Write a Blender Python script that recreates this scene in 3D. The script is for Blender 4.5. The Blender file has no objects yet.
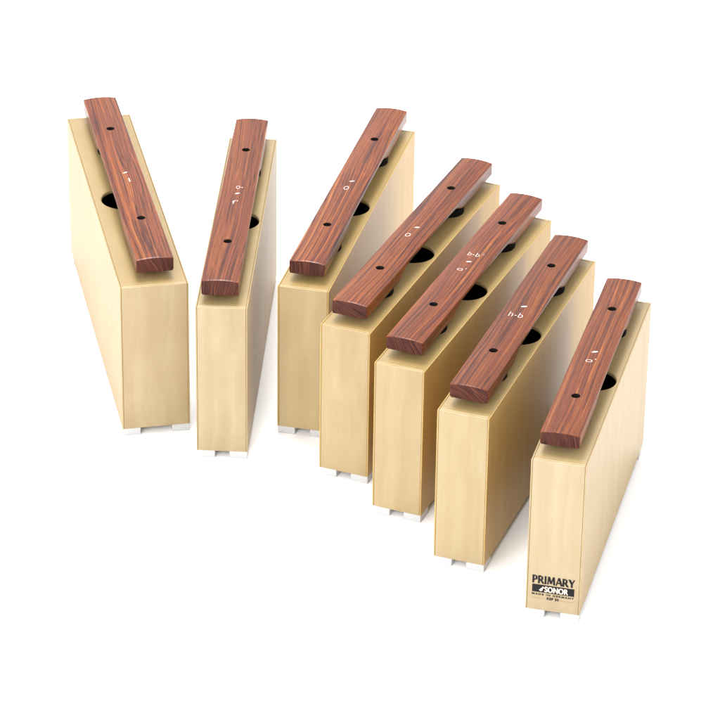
import bpy, bmesh, math, random
from mathutils import Vector, Matrix

# ---------------------------------------------------------------- camera, light, exposure
scn = bpy.context.scene
COL = scn.collection
F_PX, PITCH, ROLL, DIST = 3551.59, 0.500736, 0.015009, 3.505393

cd = bpy.data.cameras.new('camera')
cd.sensor_width = 36.0
cd.lens = 36.0 * F_PX / 720.0
cd.clip_start = 0.1
cd.clip_end = 200.0
cam = bpy.data.objects.new('camera', cd)
COL.objects.link(cam)
fwd = Vector((0, math.cos(PITCH), -math.sin(PITCH)))
up = Vector((0, math.sin(PITCH), math.cos(PITCH)))
rt = Vector((1, 0, 0))
r2 = rt * math.cos(ROLL) + up * math.sin(ROLL)
u2 = -rt * math.sin(ROLL) + up * math.cos(ROLL)
m = Matrix.Identity(4)
for k, v in enumerate((r2, u2, -fwd)):
    for j in range(3):
        m[j][k] = v[j]
m.translation = -fwd * DIST
cam.matrix_world = m
scn.camera = cam

w = bpy.data.worlds.new('World')
scn.world = w
w.use_nodes = True
bg = w.node_tree.nodes['Background']
bg.inputs[0].default_value = (1.0, 1.0, 1.0, 1)
bg.inputs[1].default_value = 1.45

def area(name, loc, target, sx, sy, power, col=(1, 1, 1)):
    l = bpy.data.lights.new(name, 'AREA')
    l.shape = 'RECTANGLE'; l.size = sx; l.size_y = sy
    l.energy = power; l.color = col
    o = bpy.data.objects.new(name, l)
    COL.objects.link(o)
    o.location = loc
    o.rotation_euler = (Vector(target) - Vector(loc)).to_track_quat('-Z', 'Y').to_euler()
    return o

area('overhead_softbox', (-0.25, 0.45, 2.6), (0, -0.1, 0), 0.9, 0.7, 68)
area('front_softbox', (-1.3, -3.1, 1.7), (0, -0.2, 0.1), 2.0, 1.6, 84)

scn.view_settings.view_transform = 'Standard'
scn.view_settings.look = 'None'
scn.view_settings.exposure = 0.25
scn.view_settings.gamma = 1.0

# ---------------------------------------------------------------- material helpers
def nmat(name):
    mt = bpy.data.materials.new(name)
    mt.use_nodes = True
    nt = mt.node_tree
    return mt, nt, nt.nodes['Principled BSDF']

def N(nt, t, **kw):
    n = nt.nodes.new(t)
    for k, v in kw.items():
        setattr(n, k, v)
    return n

def ramp(nt, stops, interp='LINEAR'):
    n = nt.nodes.new('ShaderNodeValToRGB')
    cr = n.color_ramp
    cr.interpolation = interp
    while len(cr.elements) < len(stops):
        cr.elements.new(0.5)
    for e, (p, c) in zip(cr.elements, stops):
        e.position = p
        e.color = (*c, 1)
    return n

def mapped(nt, seed_vec, scale):
    """object coordinates moved by a per-piece offset and stretched"""
    tc = N(nt, 'ShaderNodeTexCoord')
    oi = N(nt, 'ShaderNodeObjectInfo')
    mul = N(nt, 'ShaderNodeVectorMath', operation='SCALE')
    cmb = N(nt, 'ShaderNodeCombineXYZ')
    for i in range(3):
        nt.links.new(oi.outputs['Random'], cmb.inputs[i])
    mv = N(nt, 'ShaderNodeVectorMath', operation='MULTIPLY')
    nt.links.new(cmb.outputs[0], mv.inputs[0])
    mv.inputs[1].default_value = seed_vec
    ad = N(nt, 'ShaderNodeVectorMath', operation='ADD')
    nt.links.new(tc.outputs['Object'], ad.inputs[0])
    nt.links.new(mv.outputs[0], ad.inputs[1])
    sc = N(nt, 'ShaderNodeVectorMath', operation='MULTIPLY')
    nt.links.new(ad.outputs[0], sc.inputs[0])
    sc.inputs[1].default_value = scale
    return ad, sc

def rosewood(name, dark=1.0):
    mt, nt, b = nmat(name)
    L = nt.links.new
    base, _ = mapped(nt, (3.1, 7.7, 1.3), (1, 1, 1))
    # slow sideways wander of the grain along the bar
    s1 = N(nt, 'ShaderNodeVectorMath', operation='MULTIPLY'); L(base.outputs[0], s1.inputs[0]); s1.inputs[1].default_value = (20, 4.6, 20)
    n1 = N(nt, 'ShaderNodeTexNoise'); L(s1.outputs[0], n1.inputs['Vector']); n1.inputs['Scale'].default_value = 1; n1.inputs['Detail'].default_value = 1.5
    sb = N(nt, 'ShaderNodeVectorMath', operation='SUBTRACT'); L(n1.outputs['Color'], sb.inputs[0]); sb.inputs[1].default_value = (.5, .5, .5)
    am = N(nt, 'ShaderNodeVectorMath', operation='MULTIPLY'); L(sb.outputs[0], am.inputs[0]); am.inputs[1].default_value = (0.018, 0, 0.018)
    w1 = N(nt, 'ShaderNodeVectorMath', operation='ADD'); L(base.outputs[0], w1.inputs[0]); L(am.outputs[0], w1.inputs[1])
    # broad stripes
    s2 = N(nt, 'ShaderNodeVectorMath', operation='MULTIPLY'); L(w1.outputs[0], s2.inputs[0]); s2.inputs[1].default_value = (420, 1.4, 150)
    n2 = N(nt, 'ShaderNodeTexNoise'); L(s2.outputs[0], n2.inputs['Vector']); n2.inputs['Scale'].default_value = 1; n2.inputs['Detail'].default_value = 3.0; n2.inputs['Roughness'].default_value = .62
    r2_ = ramp(nt, [(0.29, (0.052, 0.011, 0.008)), (0.40, (0.092, 0.020, 0.009)), (0.48, (0.164, 0.037, 0.009)),
                    (0.58, (0.190, 0.047, 0.0105)), (0.69, (0.265, 0.084, 0.019)), (0.77, (0.29, 0.108, 0.032))])
    L(n2.outputs['Fac'], r2_.inputs[0])
    # thin dark lines
    s3 = N(nt, 'ShaderNodeVectorMath', operation='MULTIPLY'); L(w1.outputs[0], s3.inputs[0]); s3.inputs[1].default_value = (800, 1.3, 380)
    n3 = N(nt, 'ShaderNodeTexNoise'); L(s3.outputs[0], n3.inputs['Vector']); n3.inputs['Scale'].default_value = 1; n3.inputs['Detail'].default_value = 2
    r3 = ramp(nt, [(0.385, (0.38, 0.27, 0.29)), (0.425, (.95, .93, .93)), (0.60, (1.0, 1.0, 1.0)), (0.66, (1.5, 1.55, 1.4))])
    L(n3.outputs['Fac'], r3.inputs[0])
    mx = N(nt, 'ShaderNodeMix', data_type='RGBA', blend_type='MULTIPLY'); mx.inputs[0].default_value = 1
    L(r2_.outputs[0], mx.inputs[6]); L(r3.outputs[0], mx.inputs[7])
    # short pores
    s4 = N(nt, 'ShaderNodeVectorMath', operation='MULTIPLY'); L(base.outputs[0], s4.inputs[0]); s4.inputs[1].default_value = (2200, 60, 2200)
    n4 = N(nt, 'ShaderNodeTexNoise'); L(s4.outputs[0], n4.inputs['Vector']); n4.inputs['Scale'].default_value = 1; n4.inputs['Detail'].default_value = 1
    r4 = ramp(nt, [(0.30, (0.62 * dark, 0.60 * dark, 0.6 * dark)), (0.5, (dark, dark, dark))])
    L(n4.outputs['Fac'], r4.inputs[0])
    mx2 = N(nt, 'ShaderNodeMix', data_type='RGBA', blend_type='MULTIPLY'); mx2.inputs[0].default_value = 1
    L(mx.outputs[2], mx2.inputs[6]); L(r4.outputs[0], mx2.inputs[7])
    oc = N(nt, 'ShaderNodeObjectInfo')          # red of the object colour: how strongly this plank is figured
    sp = N(nt, 'ShaderNodeSeparateColor'); L(oc.outputs['Color'], sp.inputs[0])
    mf = N(nt, 'ShaderNodeMix', data_type='RGBA'); L(sp.outputs[0], mf.inputs[0])
    mf.inputs[6].default_value = (.168, .038, .009, 1)
    L(mx2.outputs[2], mf.inputs[7]); tn = N(nt, 'ShaderNodeVectorMath', operation='SCALE'); L(mf.outputs[2], tn.inputs[0]); L(sp.outputs[1], tn.inputs['Scale'])
    L(tn.outputs[0], b.inputs['Base Color'])          # green of the object colour: how dark the plank is
    rr = N(nt, 'ShaderNodeMapRange'); L(n3.outputs['Fac'], rr.inputs[0]); rr.inputs[3].default_value = .36; rr.inputs[4].default_value = .24
    L(rr.outputs[0], b.inputs['Roughness'])
    b.inputs['Specular IOR Level'].default_value = .20
    bp = N(nt, 'ShaderNodeBump'); bp.inputs['Strength'].default_value = .15; bp.inputs['Distance'].default_value = .0004
    L(n4.outputs['Fac'], bp.inputs['Height']); L(bp.outputs[0], b.inputs['Normal'])
    return mt

def rosewood_end(name):
    """cross-cut rosewood: dark, with fine slanting growth rings"""
    mt, nt, b = nmat(name)
    L = nt.links.new
    base, _ = mapped(nt, (.31, .77, .13), (1, 1, 1))
    ro = N(nt, 'ShaderNodeVectorRotate', rotation_type='Y_AXIS'); L(base.outputs[0], ro.inputs['Vector']); ro.inputs['Angle'].default_value = .5
    oi = N(nt, 'ShaderNodeObjectInfo')
    ma = N(nt, 'ShaderNodeMapRange'); L(oi.outputs['Random'], ma.inputs[0]); ma.inputs[3].default_value = -.2; ma.inputs[4].default_value = 1.45
    L(ma.outputs[0], ro.inputs['Angle'])
    n0 = N(nt, 'ShaderNodeTexNoise'); L(base.outputs[0], n0.inputs['Vector']); n0.inputs['Scale'].default_value = 45; n0.inputs['Detail'].default_value = 0
    sb = N(nt, 'ShaderNodeVectorMath', operation='SCALE'); L(n0.outputs['Color'], sb.inputs[0]); sb.inputs['Scale'].default_value = .008
    ad = N(nt, 'ShaderNodeVectorMath', operation='ADD'); L(ro.outputs[0], ad.inputs[0]); L(sb.outputs[0], ad.inputs[1])
    s1 = N(nt, 'ShaderNodeVectorMath', operation='MULTIPLY'); L(ad.outputs[0], s1.inputs[0]); s1.inputs[1].default_value = (900, 10, 40)
    n1 = N(nt, 'ShaderNodeTexNoise'); L(s1.outputs[0], n1.inputs['Vector']); n1.inputs['Scale'].default_value = 1; n1.inputs['Detail'].default_value = 3
    r1 = ramp(nt, [(.32, (.018, .005, .005)), (.46, (.048, .013, .009)), (.60, (.072, .021, .012)), (.72, (.12, .038, .018))])
    L(n1.outputs['Fac'], r1.inputs[0]); L(r1.outputs[0], b.inputs['Base Color'])
    b.inputs['Roughness'].default_value = .6
    b.inputs['Specular IOR Level'].default_value = .15
    return mt

def birch(name, c_lo, c_hi, axis, rough=.32, spec=.4):
    """pale varnished plywood; grain runs along axis (0 x, 1 y, 2 z)"""
    c_lo, c_hi = (tuple(.80 * v for v in c) for c in (c_lo, c_hi))
    mt, nt, b = nmat(name)
    L = nt.links.new
    st = [95, 95, 95]; st[axis] = 5.0
    base, sc = mapped(nt, (5.3, 2.9, 8.1), tuple(st))
    # figure: the veneer's long cathedral bands
    n0 = N(nt, 'ShaderNodeTexNoise'); L(base.outputs[0], n0.inputs['Vector']); n0.inputs['Scale'].default_value = 9; n0.inputs['Detail'].default_value = 1
    off = N(nt, 'ShaderNodeVectorMath', operation='SCALE'); L(n0.outputs['Color'], off.inputs[0]); off.inputs['Scale'].default_value = 2.2
    ad = N(nt, 'ShaderNodeVectorMath', operation='ADD'); L(sc.outputs[0], ad.inputs[0]); L(off.outputs[0], ad.inputs[1])
    n1 = N(nt, 'ShaderNodeTexNoise'); L(ad.outputs[0], n1.inputs['Vector']); n1.inputs['Scale'].default_value = .8; n1.inputs['Detail'].default_value = 4; n1.inputs['Roughness'].default_value = .55
    r1 = ramp(nt, [(0.30, c_lo), (0.52, tuple((a + d) / 2 for a, d in zip(c_lo, c_hi))), (0.70, c_hi)])
    L(n1.outputs['Fac'], r1.inputs[0])
    # fine fibre streaks
    s3v = [1500, 1500, 1500]; s3v[axis] = 38
    s3 = N(nt, 'ShaderNodeVectorMath', operation='MULTIPLY'); L(base.outputs[0], s3.inputs[0]); s3.inputs[1].default_value = tuple(s3v)
    n3 = N(nt, 'ShaderNodeTexNoise'); L(s3.outputs[0], n3.inputs['Vector']); n3.inputs['Scale'].default_value = 1; n3.inputs['Detail'].default_value = 2
    r3 = ramp(nt, [(0.30, (.97, .965, .955)), (0.55, (1, 1, 1))])
    L(n3.outputs['Fac'], r3.inputs[0])
    # soft blotches
    n4 = N(nt, 'ShaderNodeTexNoise'); L(base.outputs[0], n4.inputs['Vector']); n4.inputs['Scale'].default_value = 24; n4.inputs['Detail'].default_value = 2
    r4 = ramp(nt, [(0.36, (.96, .95, .925)), (0.62, (1, 1, 1))])
    L(n4.outputs['Fac'], r4.inputs[0])
    mx = N(nt, 'ShaderNodeMix', data_type='RGBA', blend_type='MULTIPLY'); mx.inputs[0].default_value = 1
    L(r1.outputs[0], mx.inputs[6]); L(r3.outputs[0], mx.inputs[7])
    mx2 = N(nt, 'ShaderNodeMix', data_type='RGBA', blend_type='MULTIPLY'); mx2.inputs[0].default_value = 1
    L(mx.outputs[2], mx2.inputs[6]); L(r4.outputs[0], mx2.inputs[7])
    oc = N(nt, 'ShaderNodeObjectInfo')          # per-box veneer tone, with bounce and shade offsets painted into some
    mx3 = N(nt, 'ShaderNodeMix', data_type='RGBA', blend_type='MULTIPLY'); mx3.inputs[0].default_value = 1
    L(mx2.outputs[2], mx3.inputs[6]); L(oc.outputs['Color'], mx3.inputs[7])
    L(mx3.outputs[2], b.inputs['Base Color'])
    b.inputs['Roughness'].default_value = rough
    b.inputs['Specular IOR Level'].default_value = spec
    bp = N(nt, 'ShaderNodeBump'); bp.inputs['Strength'].default_value = .03; bp.inputs['Distance'].default_value = .0003
    L(n3.outputs['Fac'], bp.inputs['Height']); L(bp.outputs[0], b.inputs['Normal'])
    return mt

def plain(name, col, rough=.5, var=.06, scale=300, spec=.5):
    mt, nt, b = nmat(name)
    tc = N(nt, 'ShaderNodeTexCoord')
    n = N(nt, 'ShaderNodeTexNoise'); nt.links.new(tc.outputs['Object'], n.inputs['Vector']); n.inputs['Scale'].default_value = scale; n.inputs['Detail'].default_value = 3
    r = ramp(nt, [(.3, tuple(c * (1 - var) for c in col)), (.7, tuple(min(1, c * (1 + var)) for c in col))])
    nt.links.new(n.outputs['Fac'], r.inputs[0]); nt.links.new(r.outputs[0], b.inputs['Base Color'])
    b.inputs['Roughness'].default_value = rough
    b.inputs['Specular IOR Level'].default_value = spec
    return mt

M_ROSE = rosewood('rosewood')
M_ROSE_END = rosewood_end('rosewood_end_grain')
M_FRONT = birch('birch_front_veneer', (0.368, 0.274, 0.148), (0.430, 0.334, 0.198), 2, .40)
M_SIDE = birch('birch_side_veneer', (0.39, 0.265, 0.115), (0.435, 0.305, 0.142), 2, .42, .25)
M_TOP = birch('birch_top_veneer', (0.345, 0.245, 0.108), (0.390, 0.284, 0.134), 1, .30)
M_EDGE = birch('plywood_edge', (0.37, 0.265, 0.12), (0.44, 0.33, 0.165), 1, .4)  # cut ply, paled so the panel rims carry a painted highlight
M_DARK = plain('painted_hole_shade', (0.012, 0.010, 0.009), .8, .2, 200, .1)  # near-black that paints the shade inside sound holes and bar holes
M_RUBBER = plain('black_rubber', (0.005, 0.0045, 0.0045), .9, .06, 300, .08)
M_FOOT = plain('white_plastic', (0.43, 0.43, 0.427), .4, .02)
M_MARK = plain('white_stamp_ink', (0.60, 0.53, 0.49), .5, .04, 2500)
M_INK = plain('black_print_ink', (0.008, 0.007, 0.009), .6, .1, 2500, .15)
M_PALE = plain('pale_print_ink', (0.74, 0.60, 0.44), .5, .04, 2500)
M_LINE = plain('brown_print_ink', (0.33, 0.20, 0.14), .5, .1, 2500)
M_FLOOR = plain('white_paper', (0.93, 0.93, 0.93), .9, .005, 3, .0)

# ---------------------------------------------------------------- mesh helpers
def link(name, bm, mats, parent=None, smooth=False):
    me = bpy.data.meshes.new(name)
    bmesh.ops.recalc_face_normals(bm, faces=bm.faces[:])
    bm.to_mesh(me); bm.free()
    for mt in (mats if isinstance(mats, (list, tuple)) else [mats]):
        me.materials.append(mt)
    if smooth:
        for p in me.polygons:
            p.use_smooth = True
    o = bpy.data.objects.new(name, me)
    COL.objects.link(o)
    if parent:
        o.parent = parent
    return o

def box(x0, x1, y0, y1, z0, z1, bev=0.0, seg=2):
    bm = bmesh.new()
    bmesh.ops.create_cube(bm, size=1)
    for v in bm.verts:
        v.co = Vector(((x0 + x1) / 2 + v.co.x * (x1 - x0), (y0 + y1) / 2 + v.co.y * (y1 - y0), (z0 + z1) / 2 + v.co.z * (z1 - z0)))
    if bev:
        bmesh.ops.bevel(bm, geom=bm.edges[:], offset=bev, segments=seg, affect='EDGES', profile=.5)
    return bm

def cyl(x, y, z0, z1, r, n=48, bev=0.0):
    bm = bmesh.new()
    bmesh.ops.create_cone(bm, cap_ends=True, segments=n, radius1=r, radius2=r, depth=z1 - z0,
                          matrix=Matrix.Translation((x, y, (z0 + z1) / 2)))
    if bev:
        ed = [e for e in bm.edges if len(e.link_faces) == 2 and any(len(f.verts) > 4 for f in e.link_faces)]
        bmesh.ops.bevel(bm, geom=ed, offset=bev, segments=2, affect='EDGES', profile=.5)
    return bm

def cut(obj, cutters, slot=0):
    """subtract the cutters (bmeshes) for good: the mesh keeps only the result"""
    tmp = []
    for c in cutters:
        for f in c.faces: f.material_index = slot
        me = bpy.data.meshes.new('cutter'); bmesh.ops.recalc_face_normals(c, faces=c.faces[:]); c.to_mesh(me); c.free()
        for mt in obj.data.materials:
            me.materials.append(mt)
        o = bpy.data.objects.new('cutter', me); COL.objects.link(o); tmp.append(o)
        o.parent = obj.parent
        md = obj.modifiers.new('cut', 'BOOLEAN'); md.operation = 'DIFFERENCE'; md.object = o; md.solver = 'EXACT'
    bpy.context.view_layer.update()
    dg = bpy.context.evaluated_depsgraph_get()
    new = bpy.data.meshes.new_from_object(obj.evaluated_get(dg))
    obj.modifiers.clear()
    obj.data = new
    for o in tmp:
        me = o.data
        bpy.data.objects.remove(o); bpy.data.meshes.remove(me)

def text_bm(s, size, weight=0.0, spacing=1.0, extrude=0.00012):
    cu = bpy.data.curves.new('lettering', 'FONT')
    K = 100.0      # built large: outlines this small do not fill cleanly
    cu.body = s; cu.size = size * K; cu.align_x = 'CENTER'; cu.align_y = 'CENTER'
    cu.offset = weight * K; cu.space_character = spacing; cu.extrude = extrude * K; cu.resolution_u = 6
    o = bpy.data.objects.new('lettering', cu); COL.objects.link(o)
    bpy.context.view_layer.update()
    dg = bpy.context.evaluated_depsgraph_get()
    me = bpy.data.meshes.new_from_object(o.evaluated_get(dg))
    bpy.data.objects.remove(o); bpy.data.curves.remove(cu)
    bm = bmesh.new(); bm.from_mesh(me); bpy.data.meshes.remove(me)
    bmesh.ops.scale(bm, vec=(1 / K, 1 / K, 1 / K), verts=bm.verts[:])
    return bm

def fit_width(bm, width, height=None):
    xs = [v.co.x for v in bm.verts]; ys = [v.co.y for v in bm.verts]
    cx, cy = (min(xs) + max(xs)) / 2, (min(ys) + max(ys)) / 2
    sx = width / (max(xs) - min(xs)); sy = (height / (max(ys) - min(ys))) if height else sx
    for v in bm.verts:
        v.co.x = (v.co.x - cx) * sx; v.co.y = (v.co.y - cy) * sy

def merge(dst, src, mat=None, shift=(0, 0, 0), slot=0):
    """append src into dst, moved"""
    mp = {}
    for v in src.verts:
        c = v.co.copy()
        if mat: c = mat @ c
        mp[v] = dst.verts.new(c + Vector(shift))
    for f in src.faces:
        try:
            nf = dst.faces.new([mp[v] for v in f.verts]); nf.material_index = slot
        except ValueError:
            pass
    src.free()

def disc_bm(pts, z=0.00012):
    """thin printed shape from an outline in xy"""
    bm = bmesh.new()
    a = [bm.verts.new((x, y, -z)) for x, y in pts]
    b = [bm.verts.new((x, y, z)) for x, y in pts]
    bm.faces.new(list(reversed(a))); bm.faces.new(b)
    n = len(pts)
    for i in range(n):
        bm.faces.new((a[i], a[(i + 1) % n], b[(i + 1) % n], b[i]))
    return bm

# ---------------------------------------------------------------- setting: a white paper sweep
def make_floor():
    prof = [(-9.0, 0.0), (-2.0, 0.0), (0.0, 0.0), (2.0, 0.0), (4.5, 0.0)]
    R = 1.6
    for k in range(1, 17):
        a = math.pi / 2 * k / 16
        prof.append((4.5 + R * math.sin(a), R - R * math.cos(a)))
    prof.append((4.5 + R, 7.0))
    bm = bmesh.new()
    xs = [-8 + i for i in range(17)]
    rows = [[bm.verts.new((x, y, z)) for x in xs] for y, z in prof]
    for a, b in zip(rows, rows[1:]):
        for i in range(len(xs) - 1):
            bm.faces.new((a[i], a[i + 1], b[i + 1], b[i]))
    o = link('floor', bm, M_FLOOR, smooth=True)
    o['kind'] = 'structure'
make_floor()

# ---------------------------------------------------------------- one chime bar
FT = 0.0075       # height of the feet
CROWN = 0.0016

def bar_bm(wd, ln, t):
    """rosewood tone bar along +y from 0..ln, crowned on top and hollowed between the nodes underneath"""
    thin = t * .30
    def th(u):
        d = abs(u - .5)
        a0, a1 = .180, .268          # arch floor ends / shoulders
        if d >= a1: return t
        if d <= a0: return thin + (t - thin) * .10 * (d / a0) ** 2
        s = (d - a0) / (a1 - a0)
        s0 = s * s * (3 - 2 * s)
        return thin + (t - thin) * (.10 + .90 * s0)
    K = 9
    hw = wd / 2
    bm = bmesh.new()
    us = [0.0, .003] + [.02 * i for i in range(1, 10)] + [.20 + .0075 * i for i in range(1, 80)] + [.80 + .02 * i for i in range(0, 10)] + [.997, 1.0]
    us = sorted(set(round(u, 5) for u in us))
    rings = []
    for u in us:
        endin = .0005 if u in (us[0], us[-1]) else 0.0
        d = th(u)
        hw = wd / 2 * (1.025 - .065 * u)     # a touch narrower at the far end
        loop = []
        for i in range(K + 1):       # top, left to right
            s = -1 + 2 * i / K
            x = s * (hw - .0004 - endin)
            loop.append((x, t + CROWN * (1 - s * s) - endin))
        c = min(.0020, d * .28)
        loop.append((hw - endin, t - .0006 - endin))
        loop.append((hw - endin, t - d + c))
        loop.append((hw - c * .35 - endin, t - d + c * .35))
        loop.append((hw - c - endin, t - d + endin))
        loop.append((-hw + c + endin, t - d + endin))
        loop.append((-hw + c * .35 + endin, t - d + c * .35))
        loop.append((-hw + endin, t - d + c))
        loop.append((-hw + endin, t - .0006 - endin))
        rings.append([bm.verts.new((x, u * ln, z)) for x, z in loop])
    for a, b in zip(rings, rings[1:]):
        n = len(a)
        for i in range(n):
            f = bm.faces.new((a[i], a[(i + 1) % n], b[(i + 1) % n], b[i])); f.smooth = True
    for r in (rings[0], rings[-1]):
        f = bm.faces.new(r); f.material_index = 1
    return bm

def leaf_pts(s):
    pts = []
    for k in range(15):
        a = k / 14
        pts.append((-s + 2 * s * a, s * .42 * math.sin(math.pi * a) ** .8 + s * .45 * (a - .5)))
    for k in range(13, 0, -1):
        a = k / 14
        pts.append((-s + 2 * s * a, -s * .36 * math.sin(math.pi * a) + s * .45 * (a - .5)))
    return pts

def marking(parent, wd, ln, t, rows, leaf_at, leaf_size):
    """white stamped note names and the leaf mark on the crown of the bar; rows = (text, y, width, height, x)"""
    bm = bmesh.new()
    for txt, y, wdt, hgt, x in rows:
        tb = text_bm(txt, .01, -.00021)
        fit_width(tb, wdt, hgt)
        merge(bm, tb, None, (x, y * ln, 0))
    lb = disc_bm(leaf_pts(leaf_size))
    rot = Matrix.Rotation(math.radians(leaf_at[2]), 4, 'Z')
    merge(bm, lb, rot, (leaf_at[0], leaf_at[1] * ln, 0))
    hw = wd / 2 * .99
    for v in bm.verts:               # follow the crown
        s = v.co.x / (hw - .0004)
        v.co.z = t + CROWN * (1 - s * s) + .00006 + max(0, v.co.z) * .6
    return link('note_marking', bm, M_MARK, parent)

SPEC = [
 # x, y, rot, width, length, height | bar x, y, rot, width, length, thickness, gap, hole u0, u1
 [-0.19199, -0.15104, 0.20794, 0.06455, 0.38076, 0.15037, -0.19204, -0.13641, 0.21237, 0.03448, 0.36512, 0.01252, 0.008, 0.23068, 0.78697],
 [-0.12795, -0.19583, -0.0467, 0.04795, 0.36706, 0.15199, -0.12959, -0.18508, -0.05019, 0.03364, 0.3546, 0.01345, 0.00801, 0.22429, 0.78957],
 [-0.05385, -0.15172, -0.22822, 0.04911, 0.36493, 0.14975, -0.05067, -0.13681, -0.2263, 0.03342, 0.35303, 0.01178, 0.00801, 0.22418, 0.78114],
 [-0.01399, -0.23121, -0.38189, 0.04891, 0.34023, 0.15074, -0.01029, -0.21949, -0.38087, 0.03381, 0.32996, 0.01231, 0.008, 0.22433, 0.78269],
 [0.03513, -0.2992, -0.38623, 0.04793, 0.33355, 0.14939, 0.03969, -0.28357, -0.38054, 0.03458, 0.32009, 0.01158, 0.00799, 0.22234, 0.78687],
 [0.09058, -0.38373, -0.33992, 0.04786, 0.32469, 0.14994, 0.09532, -0.37117, -0.33555, 0.03451, 0.31188, 0.01218, 0.008, 0.22188, 0.7876],
 [0.17063, -0.46541, -0.24156, 0.0484, 0.31185, 0.14999, 0.17161, -0.44908, -0.24363, 0.03419, 0.29689, 0.01095, 0.00799, 0.22567, 0.79057],
]
LABELS = [
 'widest wooden chime bar, at the far left, turned so its long left side shows',
 'narrow chime bar standing apart just right of the widest one, leaning toward the back right',
 'chime bar right of the gap, its front lower right corner hidden behind the next one',
 'chime bar directly left of the one stamped b-b, second one right of the gap',
 'chime bar stamped b-b above and a ring below its leaf mark',
 'chime bar stamped h-b below its leaf mark, second from the right end',
 'frontmost chime bar, at the right end, with black PRIMARY print low on its front',
]
# rows: text, position along the bar, width, height, sideways shift ; leaf: x, along, turn
MARKS = [
 dict(rows=[('l', .459, .0012, .0072, .0012)], leaf=(-.0005, .505, 8), size=.0026),
 dict(rows=[('o-', .550, .0068, .0064, .0012), ("f'", .459, .0054, .0074, -.0006)], leaf=(.0002, .512, 12), size=.0027),
 dict(rows=[('o', .455, .0048, .0076, -.0012)], leaf=(.0008, .500, 12), size=.0028),
 dict(rows=[('o', .447, .0048, .0070, -.0012)], leaf=(.0010, .501, 12), size=.0028),
 dict(rows=[('b-b\u00b0', .562, .0148, .0080, .0004), ("o'", .458, .0074, .0066, -.0014)], leaf=(-.0005, .510, 12), size=.0027),
 dict(rows=[('h-b', .452, .0130, .0088, -.0012)], leaf=(.0008, .508, 12), size=.0031),
 dict(rows=[("o'", .450, .0084, .0076, .0000)], leaf=(.0006, .504, 12), size=.0031),
]

TINT = [(1, .98, .95), (1, 1, 1.02), (1.03, 1.0, .86), (1, .965, .86), (1, .98, .90), (1, .99, .94), (1, 1.02, 1.08)]  # veneer tone per box; third one's colour brightened to offset its neighbour's shade

def bowl(x0, x1, top, low, wd):
    """the round of a P or R as short pen strokes"""
    r = (top - low) / 2; cz = (top + low) / 2
    pts = [(x0, top), (x1, top)] + [(x1 + r * .62 * math.sin(a), cz + r * math.cos(a)) for a in [math.pi * k / 8 for k in range(1, 8)]] + [(x1, low), (x0, low)]
    return [(a, b, wd if 1 < k < len(pts) - 3 else wd * .75) for k, (a, b) in enumerate(zip(pts, pts[1:]))]

GLYPH = {
 'P': (.68, [((.10, 0), (.10, 1), .21)] + bowl(.10, .34, .93, .44, .20)),
 'R': (.76, [((.10, 0), (.10, 1), .21), ((.34, .46), (.64, 0), .21)] + bowl(.10, .34, .93, .47, .20)),
 'I': (.32, [((.12, 0), (.12, 1), .21)]),
 'M': (1.02, [((.09, 0), (.17, 1), .15), ((.20, 1), (.47, .12), .22), ((.47, .12), (.74, 1), .14), ((.77, 1), (.85, 0), .22)]),
 'A': (.82, [((.06, 0), (.37, 1), .14), ((.39, 1), (.72, 0), .23), ((.16, .32), (.60, .32), .13)]),
 'Y': (.74, [((.05, 1), (.35, .45), .23), ((.35, .45), (.64, 1), .14), ((.35, .47), (.35, 0), .21)]),
}

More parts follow.
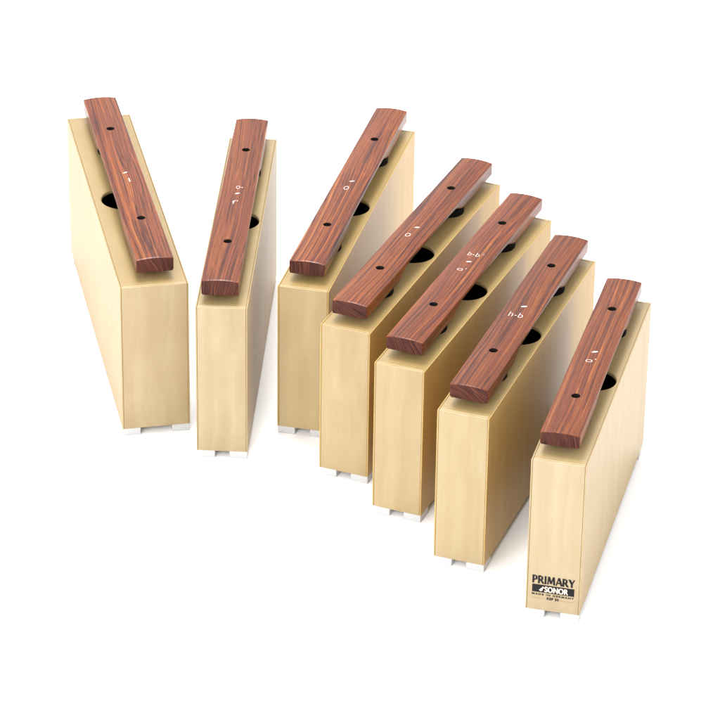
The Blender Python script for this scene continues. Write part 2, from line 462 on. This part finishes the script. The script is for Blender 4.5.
def front_print(parent, w2, fy, zc):
    """black printed block low on the front panel, in the plane y = fy"""
    bm = bmesh.new()
    up3 = Matrix(((1, 0, 0, 0), (0, 0, -1, 0), (0, 1, 0, 0), (0, 0, 0, 1)))
    W = .0372
    def put(b, x, z, slot, lift=0.0):
        merge(bm, b, up3, (x, fy - .00013 - lift, z), slot)
    x = 0.0
    pen = []
    for ch in 'PRIMARY':
        adv, strokes = GLYPH[ch]
        pen += [((ax + x, az), (bx + x, bz), wd) for (ax, az), (bx, bz), wd in strokes]
        x += adv
    kx, kz = W / (x - .06), .0080
    for n, ((ax, az), (bx, bz), wd) in enumerate(pen):      # one flat pen stroke each, cut level at head and foot
        ax, bx, az, bz = ax * kx - W / 2, bx * kx - W / 2, az * kz, bz * kz
        dx, dz = bx - ax, bz - az
        t = wd * kz / 2 * math.hypot(dx, dz)
        if abs(dz) > abs(dx) * .7:
            q = t / abs(dz)
            pts = [(ax - q, az), (ax + q, az), (bx + q, bz), (bx - q, bz)]
        else:
            q = t / abs(dx)
            pts = [(ax, az - q), (bx, bz - q), (bx, bz + q), (ax, az + q)]
        put(disc_bm(pts), 0, zc + .0058, 0, .000012 * (n % 9))
    put(disc_bm([(-W / 2, -.0038), (W / 2, -.0038), (W / 2, .0038), (-W / 2, .0038)]), 0, zc + .0007, 0)
    for k, dx in enumerate((-.0002, .0002)):
        t2 = text_bm('SONOR', .01, .00008, 1.04); fit_width(t2, .0205, .0056); put(t2, .0028 + dx, zc + .0006, 1, .00012 + .00004 * k)
    # the small white drummer-note mark before the word
    put(disc_bm([(-.0022, -.0014), (-.0006, -.0024), (.0009, -.0014), (.0006, .0001), (.0022, .0012), (.0010, .0028), (.0003, .0012), (-.0009, .0003)]), -.0102, zc + .0005, 1, .00012)
    t3 = text_bm('MADE IN GERMANY', .01, .00025, 1.3); fit_width(t3, W, .0020); put(t3, 0, zc - .0052, 0)
    t4 = text_bm('KSP 50', .01, .00035, 1.1); fit_width(t4, .0106, .0026); put(t4, 0, zc - .0087, 0)
    for s in (-1, 1):
        put(disc_bm([(-.0062, -.00022), (.0062, -.00022), (.0062, .00022), (-.0062, .00022)]), s * (W / 2 - .0062), zc - .0094, 2)
    return link('printed_label', bm, [M_INK, M_PALE, M_LINE], parent)

def chime_bar(i):
    x, y, rz, wd, ln, h, bx, by, brz, bw, bl, bt, gap, u0, u1 = SPEC[i]
    bt += .0013; gap -= .0013
    cx, cy = x - math.sin(rz) * ln / 2, y + math.cos(rz) * ln / 2
    root = bpy.data.objects.new('chime_bar', None)
    root.empty_display_size = .03
    COL.objects.link(root)
    root.location = (cx, cy, 0); root.rotation_euler = (0, 0, rz)
    root['label'] = LABELS[i]; root['category'] = 'chime bar'; root['group'] = 'tuned wooden chime bars'
    hw, hl = wd / 2, ln / 2
    z0, z1 = FT, FT + h
    T = .0013                                   # plywood of the side walls
    g = .00016
    bv = .0004
    for s in (-1, 1):
        xa, xb = sorted((s * hw, s * (hw - T)))
        bm = box(xa, xb, -hl, hl, z0, z1, bv)
        for f in bm.faces:
            n = f.normal
            if abs(n.x) < .5: f.material_index = 1
        link('side_panel', bm, [M_SIDE, M_EDGE], root)
    fp = None
    for s in (-1, 1):
        ya, yb = sorted((s * (hl - .0002), s * (hl - .003)))
        bm = box(-hw + T + g, hw - T - g, ya, yb, z0, z1 - .0001, bv)
        for f in bm.faces:
            if f.normal.z > .5: f.material_index = 1
        o = link('front_panel' if s < 0 else 'back_panel', bm, [M_FRONT, M_EDGE], root)
        if s < 0: fp = o
    HR = .0205 if i else .0235
    bm = box(-hw + T + g, hw - T - g, -hl + .003 + g, hl - .003 - g, z1 - .0035, z1 - .0002, bv)
    top = link('top_panel', bm, [M_TOP], root)
    hy = -hl + .492 * ln
    cone = bmesh.new()                          # eased rim
    bmesh.ops.create_cone(cone, cap_ends=True, segments=72, radius1=HR - .0006, radius2=HR + .0034, depth=.004,
                          matrix=Matrix.Translation((0, hy, z1 - .0002 + .0006)))
    cut(top, [cyl(0, hy, z1 - .02, z1 + .02, HR, 72), cone])
    link('bottom_panel', box(-hw + T + g, hw - T - g, -hl + .003 + g, hl - .003 - g, z0 + .001, z0 + .006), M_FRONT, root)
    # black box added below the sound hole to paint its shade
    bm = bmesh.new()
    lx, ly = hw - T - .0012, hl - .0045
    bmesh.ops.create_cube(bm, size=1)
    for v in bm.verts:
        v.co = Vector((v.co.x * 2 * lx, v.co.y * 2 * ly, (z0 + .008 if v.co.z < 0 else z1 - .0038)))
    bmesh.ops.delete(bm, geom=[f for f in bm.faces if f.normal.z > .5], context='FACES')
    link('hole_shade_box', bm, M_DARK, root)
    for sx in (-1, 1):
        for sy in (-1, 1):
            fx = sorted((sx * hw * .985, sx * (hw - .0172)))
            fy = sorted((sy * (hl - .0006), sy * (hl - .020)))
            link('foot', box(fx[0], fx[1], fy[0], fy[1], .0002, z0 + .0003, .0006), M_FOOT, root)
    # tone bar: own frame in the box's coordinates
    d = Vector((bx - cx, by - cy, 0))
    loc = Matrix.Rotation(-rz, 4, 'Z') @ d
    zb = z1 + gap
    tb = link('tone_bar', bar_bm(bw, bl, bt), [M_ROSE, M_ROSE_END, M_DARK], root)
    cut(tb, [cyl(0, u * bl, -.02, .05, .0040, 28) for u in (u0, u1)], 2)  # bore faces coloured near-black, painting the shade in the holes
    tb.data.set_sharp_from_angle(angle=math.radians(22))
    tb.color = ((1, 1, 1, 1, .82, .9, .85)[i], (.88, .80, .86, .82, .84, .72, .80)[i], 1, 1)
    tb.location = (loc.x, loc.y, zb); tb.rotation_euler = (0, 0, brz - rz)
    mk = MARKS[i]
    marking(tb, bw, bl, bt, mk['rows'], mk['leaf'], mk['size'])
    # black rubber cushions carrying the bar at its two nodes, a black pin in each hole painting its depth dark
    R = Matrix.Rotation(brz - rz, 4, 'Z')
    for u in (u0, u1):
        c = R @ Vector((0, u * bl, 0)) + loc
        q = R @ Vector((0, u * bl - .006, 0)) + loc
        link('rubber_cushion', cyl(q.x, q.y, z1 - .0005, zb + .0004, .0152 if i else .0142, 40, .0008), M_RUBBER, root, True)
        link('bar_pin', cyl(c.x, c.y, zb - .002, zb + bt * .80, .0038, 24), M_RUBBER, root, True)
    for ch in root.children:
        if ch.name.split('.')[0].endswith('_panel'):
            k = (1.18, 1.09, .84) if ch.name.startswith('side') and 2 <= i <= 5 else (1, 1, 1)  # golden light bounced between the close boxes, painted into their sides
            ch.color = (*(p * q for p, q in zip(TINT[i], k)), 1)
    if i == 6:
        front_print(fp, wd, -hl + .0002, z0 + .0215)
    return root

for i in range(7):
    chime_bar(i)
